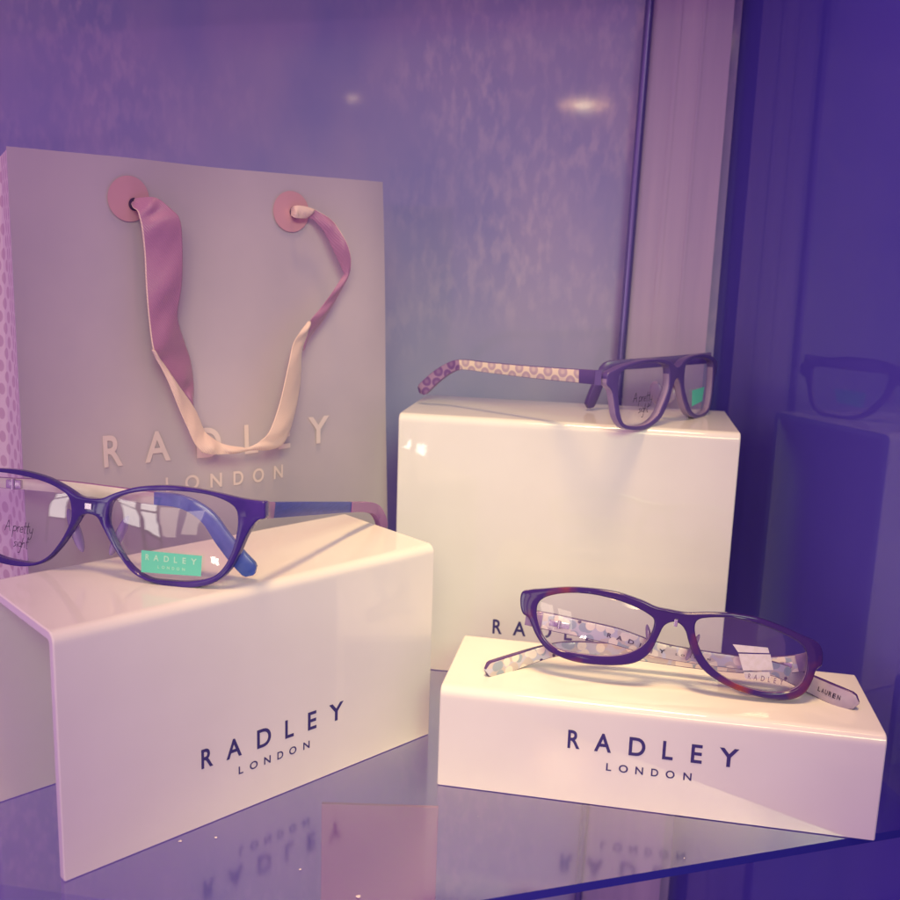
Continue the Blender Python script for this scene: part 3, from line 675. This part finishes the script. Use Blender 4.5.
# --- matte violet glasses on the tall stand
fr = Frame(DATA['G2'])
H2 = DATA['blocks'][2][5]
g = empty('eyeglasses', (fr.c.x, fr.c.y, H2 + .0004))
half = [(-a, b) for a, b in DATA['g2_outer']]
lensL = DATA['g2_lens']; lensR = [(-a, b) for a, b in lensL]
frame_front(fr, g, mirror_half(half), [lensR, lensL], -.0012, .0034, .0006, [M['g2_front'], M['g2_back']], .0006, .0262)
lr = lens(fr, g, lensR, .0010, .001); ll = lens(fr, g, lensL, .0010, .001)
aL, atL, LtL = strap('temple', g, DATA['g2_armL'], [M['g2_comb'], M['g2_front']], .10, .74, .0026, ZUP, edge_mat=True)
strap('temple_tip', aL, DATA['g2_armL'], [M['g2_combtip'], M['g2_tipdark']], .74, 1.0, .0034, ZUP, round_end=True, edge_mat=True)
strap('end_joint', aL, DATA['g2_armL'], [M['g2_front']], .0, .10, .0034, ZUP)
aR, atR, LtR = strap('temple', g, DATA['g2_armR'], [M['g2_front']], .0, .62, .0026, ZUP)
strap('temple_tip', aR, DATA['g2_armR'], [M['g2_front']], .62, 1.0, .0034, ZUP, round_end=True)
c_, h_, t_ = atL(.006); hinge(g, aL, c_ + fr.U * .0020, t_, ZUP, fr.U, .0030, .0018, .0010)
for s in (1, -1): pad(fr, g, s * .0072, .0150, .0072, M['g2_back'], .0024, .0068, .0045)
bm = bmesh.new()
S = [(.0195, .0150), (.0375, .0157), (.0350, .0075), (.0200, .0058)]
tv = [bm.verts.new(fr.p(S[0][0] + (S[1][0] - S[0][0]) * i / 10, S[0][1] + (S[1][1] - S[0][1]) * i / 10, -.0006)) for i in range(11)]
bv = [bm.verts.new(fr.p(S[3][0] + (S[2][0] - S[3][0]) * i / 10, S[3][1] + (S[2][1] - S[3][1]) * i / 10, -.0006)) for i in range(11)]
for i in range(10): bm.faces.new((bv[i], bv[i + 1], tv[i + 1], tv[i]))
from_bm('sticker', bm, M['teal'], lr, base=g.location)
bm = bmesh.new()
handwriting(bm, 'A pretty', -.0392, .0128, .0050, lambda a, b: fr.p(a, b, -.0006), .00034)
handwriting(bm, 'sight', -.0345, .0068, .0048, lambda a, b: fr.p(a, b, -.0006), .00034)
from_bm('handwritten_print', bm, M['ink'], ll, base=g.location)
tag(g, 'matte violet glasses with one honeycomb spotted arm open on the tallest stand', 'eyeglasses')

# --- tortoiseshell glasses on the low stand
fr = Frame(DATA['G3'])
H3 = DATA['blocks'][1][5]
g = empty('eyeglasses', (fr.c.x, fr.c.y, H3 + .0004))
frame_front(fr, g, DATA['g3_outer'], [DATA['g3_lensL'], DATA['g3_lensR']], -.0018, .0024, .0008, [M['g3_front'], M['g3_back']], .0002, .0275)
ll = lens(fr, g, DATA['g3_lensL'], .0002); lr = lens(fr, g, DATA['g3_lensR'], .0002)
up3 = (fr.V * 1.0).normalized()
aA, atA, LtA = strap('temple', g, DATA['g3_armA'], [M['g3_pastel'], M['g3_armedge']], .05, .78, .0024, up3, edge_mat=True)
strap('temple_tip', aA, DATA['g3_armA'], [M['g3_tipplain'], M['g3_armedge']], .78, 1.0, .0030, up3, round_end=True, edge_mat=True)
aB, atB, LtB = strap('temple', g, DATA['g3_armB'], [M['g3_pastel'], M['g3_armedge']], .04, .70, .0024, up3, edge_mat=True)
strap('temple_tip', aB, DATA['g3_armB'], [M['g3_pastel'], M['g3_armedge']], .70, 1.0, .0030, up3, round_end=True, edge_mat=True)
for ky, own in (('g3_armA', aA), ('g3_armB', aB)): strap('end_joint', own, DATA[ky], [M['g3_back']], .0, .05, .0034, up3)
for at_, own in ((atA, aA), (atB, aB)):
    c_, h_, t_ = at_(.016); hinge(g, own, c_ - fr.N * .0016, t_, up3, fr.N, .0048, .0015, .0008)
spans = WORDS['RADLEY']
strap_word(g, aA, atA, LtA, up3, .245, .42, -.30, .22, 'RADLEY', WORDS['RADLEY'], 1, .0024, M['ink'], 'brand_lettering')
strap_word(g, aA, atA, LtA, up3, .45, .55, -.22, .06, 'LONDON', WORDS['LONDON'], 1, .0024, M['ink'], 'city_lettering')
strap_word(g, aA, atA, LtA, up3, .885, .955, -.26, .22, 'LAUREN', even('LAUREN', .72), 1, .0030, M['ink'], 'tip_lettering')
for s in (1, -1): pad(fr, g, s * .0098, .0150, .0036, M['g3_back'], .0014, .0065, .0022, .3)
bm = bmesh.new(); word(bm, 'RADLEY', WORDS['RADLEY'], .0350, .0505, .0066, .0090, lambda a, b: fr.p(a, b, -.0016))
from_bm('lens_lettering', bm, M['lens_print'], lr, base=g.location)
bm = bmesh.new(); box(bm, fr.p(.0003, .0255, -.0022), fr.U, fr.V, fr.N, .0008, .0016, .0004, .0002)
from_bm('bridge_emblem', bm, M['metal'], g, base=g.location)
# three pale strips behind the right lens
bm = bmesh.new()
n = 10
for S in ([(0.02656, 0.01999), (0.04194, 0.02118), (0.04298, 0.01887), (0.02948, 0.01689)], [(0.0298, 0.01626), (0.0435, 0.01837), (0.04591, 0.01166), (0.03295, 0.00909)], [(0.03327, 0.00847), (0.04434, 0.01056), (0.04522, 0.0079), (0.03463, 0.00553)]):
    tv = [bm.verts.new(fr.p(S[0][0] + (S[1][0] - S[0][0]) * i / n, S[0][1] + (S[1][1] - S[0][1]) * i / n, .0018)) for i in range(n + 1)]
    bv = [bm.verts.new(fr.p(S[3][0] + (S[2][0] - S[3][0]) * i / n, S[3][1] + (S[2][1] - S[3][1]) * i / n, .0018)) for i in range(n + 1)]
    for i in range(n): bm.faces.new((bv[i], bv[i + 1], tv[i + 1], tv[i]))
M['label'] = noise_tint(mat('pale_lens_strips', (.85, .85, .72), .5), (.88, .88, .74), (.96, .96, .86), 400, 2, .3, .6)  # pale strips behind the right lens
from_bm('pale_lens_strips', bm, M['label'], lr, base=g.location)
tag(g, 'tortoiseshell glasses with folded pastel spotted arms on the lowest stand', 'eyeglasses')

# dust specks on the shelf
M['dust'] = mat('dust', (.8, .75, .72), .8)
bm = bmesh.new(); rnd = random.Random(3)
spots = [(-0.105, 0.361, 0.0008), (-0.0911, 0.3646, 0.0006), (-0.0291, 0.3297, 0.0009), (-0.0534, 0.3451, 0.0005)] + [(rnd.uniform(-.2, .16), rnd.uniform(.28, .45), rnd.uniform(.0002, .00045)) for _ in range(5)]
for x_, y_, r_ in spots:
    n_ = rnd.randint(5, 7); a0 = rnd.uniform(0, 6.28)
    base_ = [bm.verts.new((x_ + r_ * rnd.uniform(.6, 1.3) * math.cos(a0 + 6.283 * i / n_), y_ + r_ * rnd.uniform(.6, 1.3) * math.sin(a0 + 6.283 * i / n_), .0003)) for i in range(n_)]
    tip_ = bm.verts.new((x_, y_, .0003 + r_ * .6))
    for i in range(n_): bm.faces.new((base_[i], base_[(i + 1) % n_], tip_))
tag(from_bm('dust', bm, M['dust']), 'pale dust specks scattered over the glass shelf', 'dust', kind='stuff')

# ------------------------------------------------------------------ the shop behind the viewer: lit window and two lamps
M['daylight'] = bpy.data.materials.new('daylit_pane'); M['daylight'].use_nodes = True
b_ = bsdf(M['daylight']); b_.inputs['Base Color'].default_value = (.8, .8, .8, 1); b_.inputs['Emission Color'].default_value = (1, .95, .80, 1); b_.inputs['Emission Strength'].default_value = 3.8
M['sun_pane'] = M['daylight'].copy(); M['sun_pane'].name = 'sunlit_pane'; bsdf(M['sun_pane']).inputs['Emission Strength'].default_value = 9
M['sun_pane2'] = M['daylight'].copy(); M['sun_pane2'].name = 'brightest_pane'; bsdf(M['sun_pane2']).inputs['Emission Strength'].default_value = 14
M['dim_pane'] = M['daylight'].copy(); M['dim_pane'].name = 'shaded_pane'; bsdf(M['dim_pane']).inputs['Emission Strength'].default_value = 2.0; bsdf(M['dim_pane']).inputs['Emission Color'].default_value = (1, .80, .62, 1)
M['sash'] = mat('window_sash', (.25, .2, .3), .5)
win = empty('shop_window', (-1.95, -1.8, -.45))
for x0, x1, z0, z1 in ((-2.95,-2.44,-.22,.24),(-2.31,-1.97,-.24,.25),(-2.31,-1.97,.30,.46),(-2.95,-2.44,.30,.46),(-1.90,-1.62,-.20,.42),(-1.50,-1.22,-.12,.36),(-.965,-.915,-.42,-.33),(-.895,-.868,-.43,-.34)):
    bm = bmesh.new(); box(bm, ((x0 + x1) / 2 + 1.95, 0, (z0 + z1) / 2 + .45), (1, 0, 0), (0, 0, 1), (0, 1, 0), (x1 - x0) / 2, (z1 - z0) / 2, .004)
    from_bm('pane', bm, M['dim_pane'] if -1.95 < x0 < -1.2 else M['sun_pane2'] if x0 > -.97 else M['sun_pane'] if x0 > -1.2 else M['daylight'], win)
bm = bmesh.new()
for cx_, cz_, hx, hz in ((-2.97, 0, .02, .62), (-2.375, 0, .055, .62), (-1.94, 0, .02, .62), (-2.45, .62, .54, .02), (-2.45, -.26, .54, .02), (-2.45, .275, .54, .025)):
    box(bm, (cx_ + 1.95, .012, cz_ + .45), (1, 0, 0), (0, 0, 1), (0, 1, 0), hx, hz, .01, .002)
from_bm('window_frame', bm, M['sash'], win)
tag(win, 'daylit shop window with pale panes mirrored in the violet glasses', 'window')
def glow(name, c, e):
    mt = bpy.data.materials.new(name); mt.use_nodes = True; b = bsdf(mt)
    b.inputs['Base Color'].default_value = (.8, .7, .5, 1); b.inputs['Emission Color'].default_value = (*c, 1); b.inputs['Emission Strength'].default_value = e
    return mt
M['shade'] = glow('lit_shade', (1, .55, .20), 13); M['bulb'] = glow('bulb', (1, .85, .45), 30); M['cord'] = mat('lamp_cord', (.1, .08, .15), .5)
def pendant(loc, r, label):
    t = empty('pendant_lamp', loc)
    bm = bmesh.new(); bmesh.ops.create_cone(bm, cap_ends=True, segments=40, radius1=r, radius2=r * .45, depth=r * .12)
    bmesh.ops.translate(bm, verts=bm.verts, vec=(0, 0, r * .06)); from_bm('lamp_shade', bm, M['shade'], t, smooth=30)
    bm = bmesh.new(); bmesh.ops.create_uvsphere(bm, u_segments=20, v_segments=12, radius=r * .34); bmesh.ops.scale(bm, verts=bm.verts, vec=(1, 1, .3)); from_bm('bulb', bm, M['bulb'], t, smooth=80)
    bm = bmesh.new(); bmesh.ops.create_cone(bm, cap_ends=True, segments=10, radius1=.002, radius2=.002, depth=.5); bmesh.ops.translate(bm, verts=bm.verts, vec=(0, 0, r * .12 + .25)); from_bm('cord', bm, M['cord'], t)
    tag(t, label, 'lamp')
pendant((-.172, -.6, .535), .050, 'lit amber lamp mirrored in the back panel left of the rod')
pendant((-.655, -.6, .556), .018, 'small lit amber lamp mirrored in the back panel above the bag')
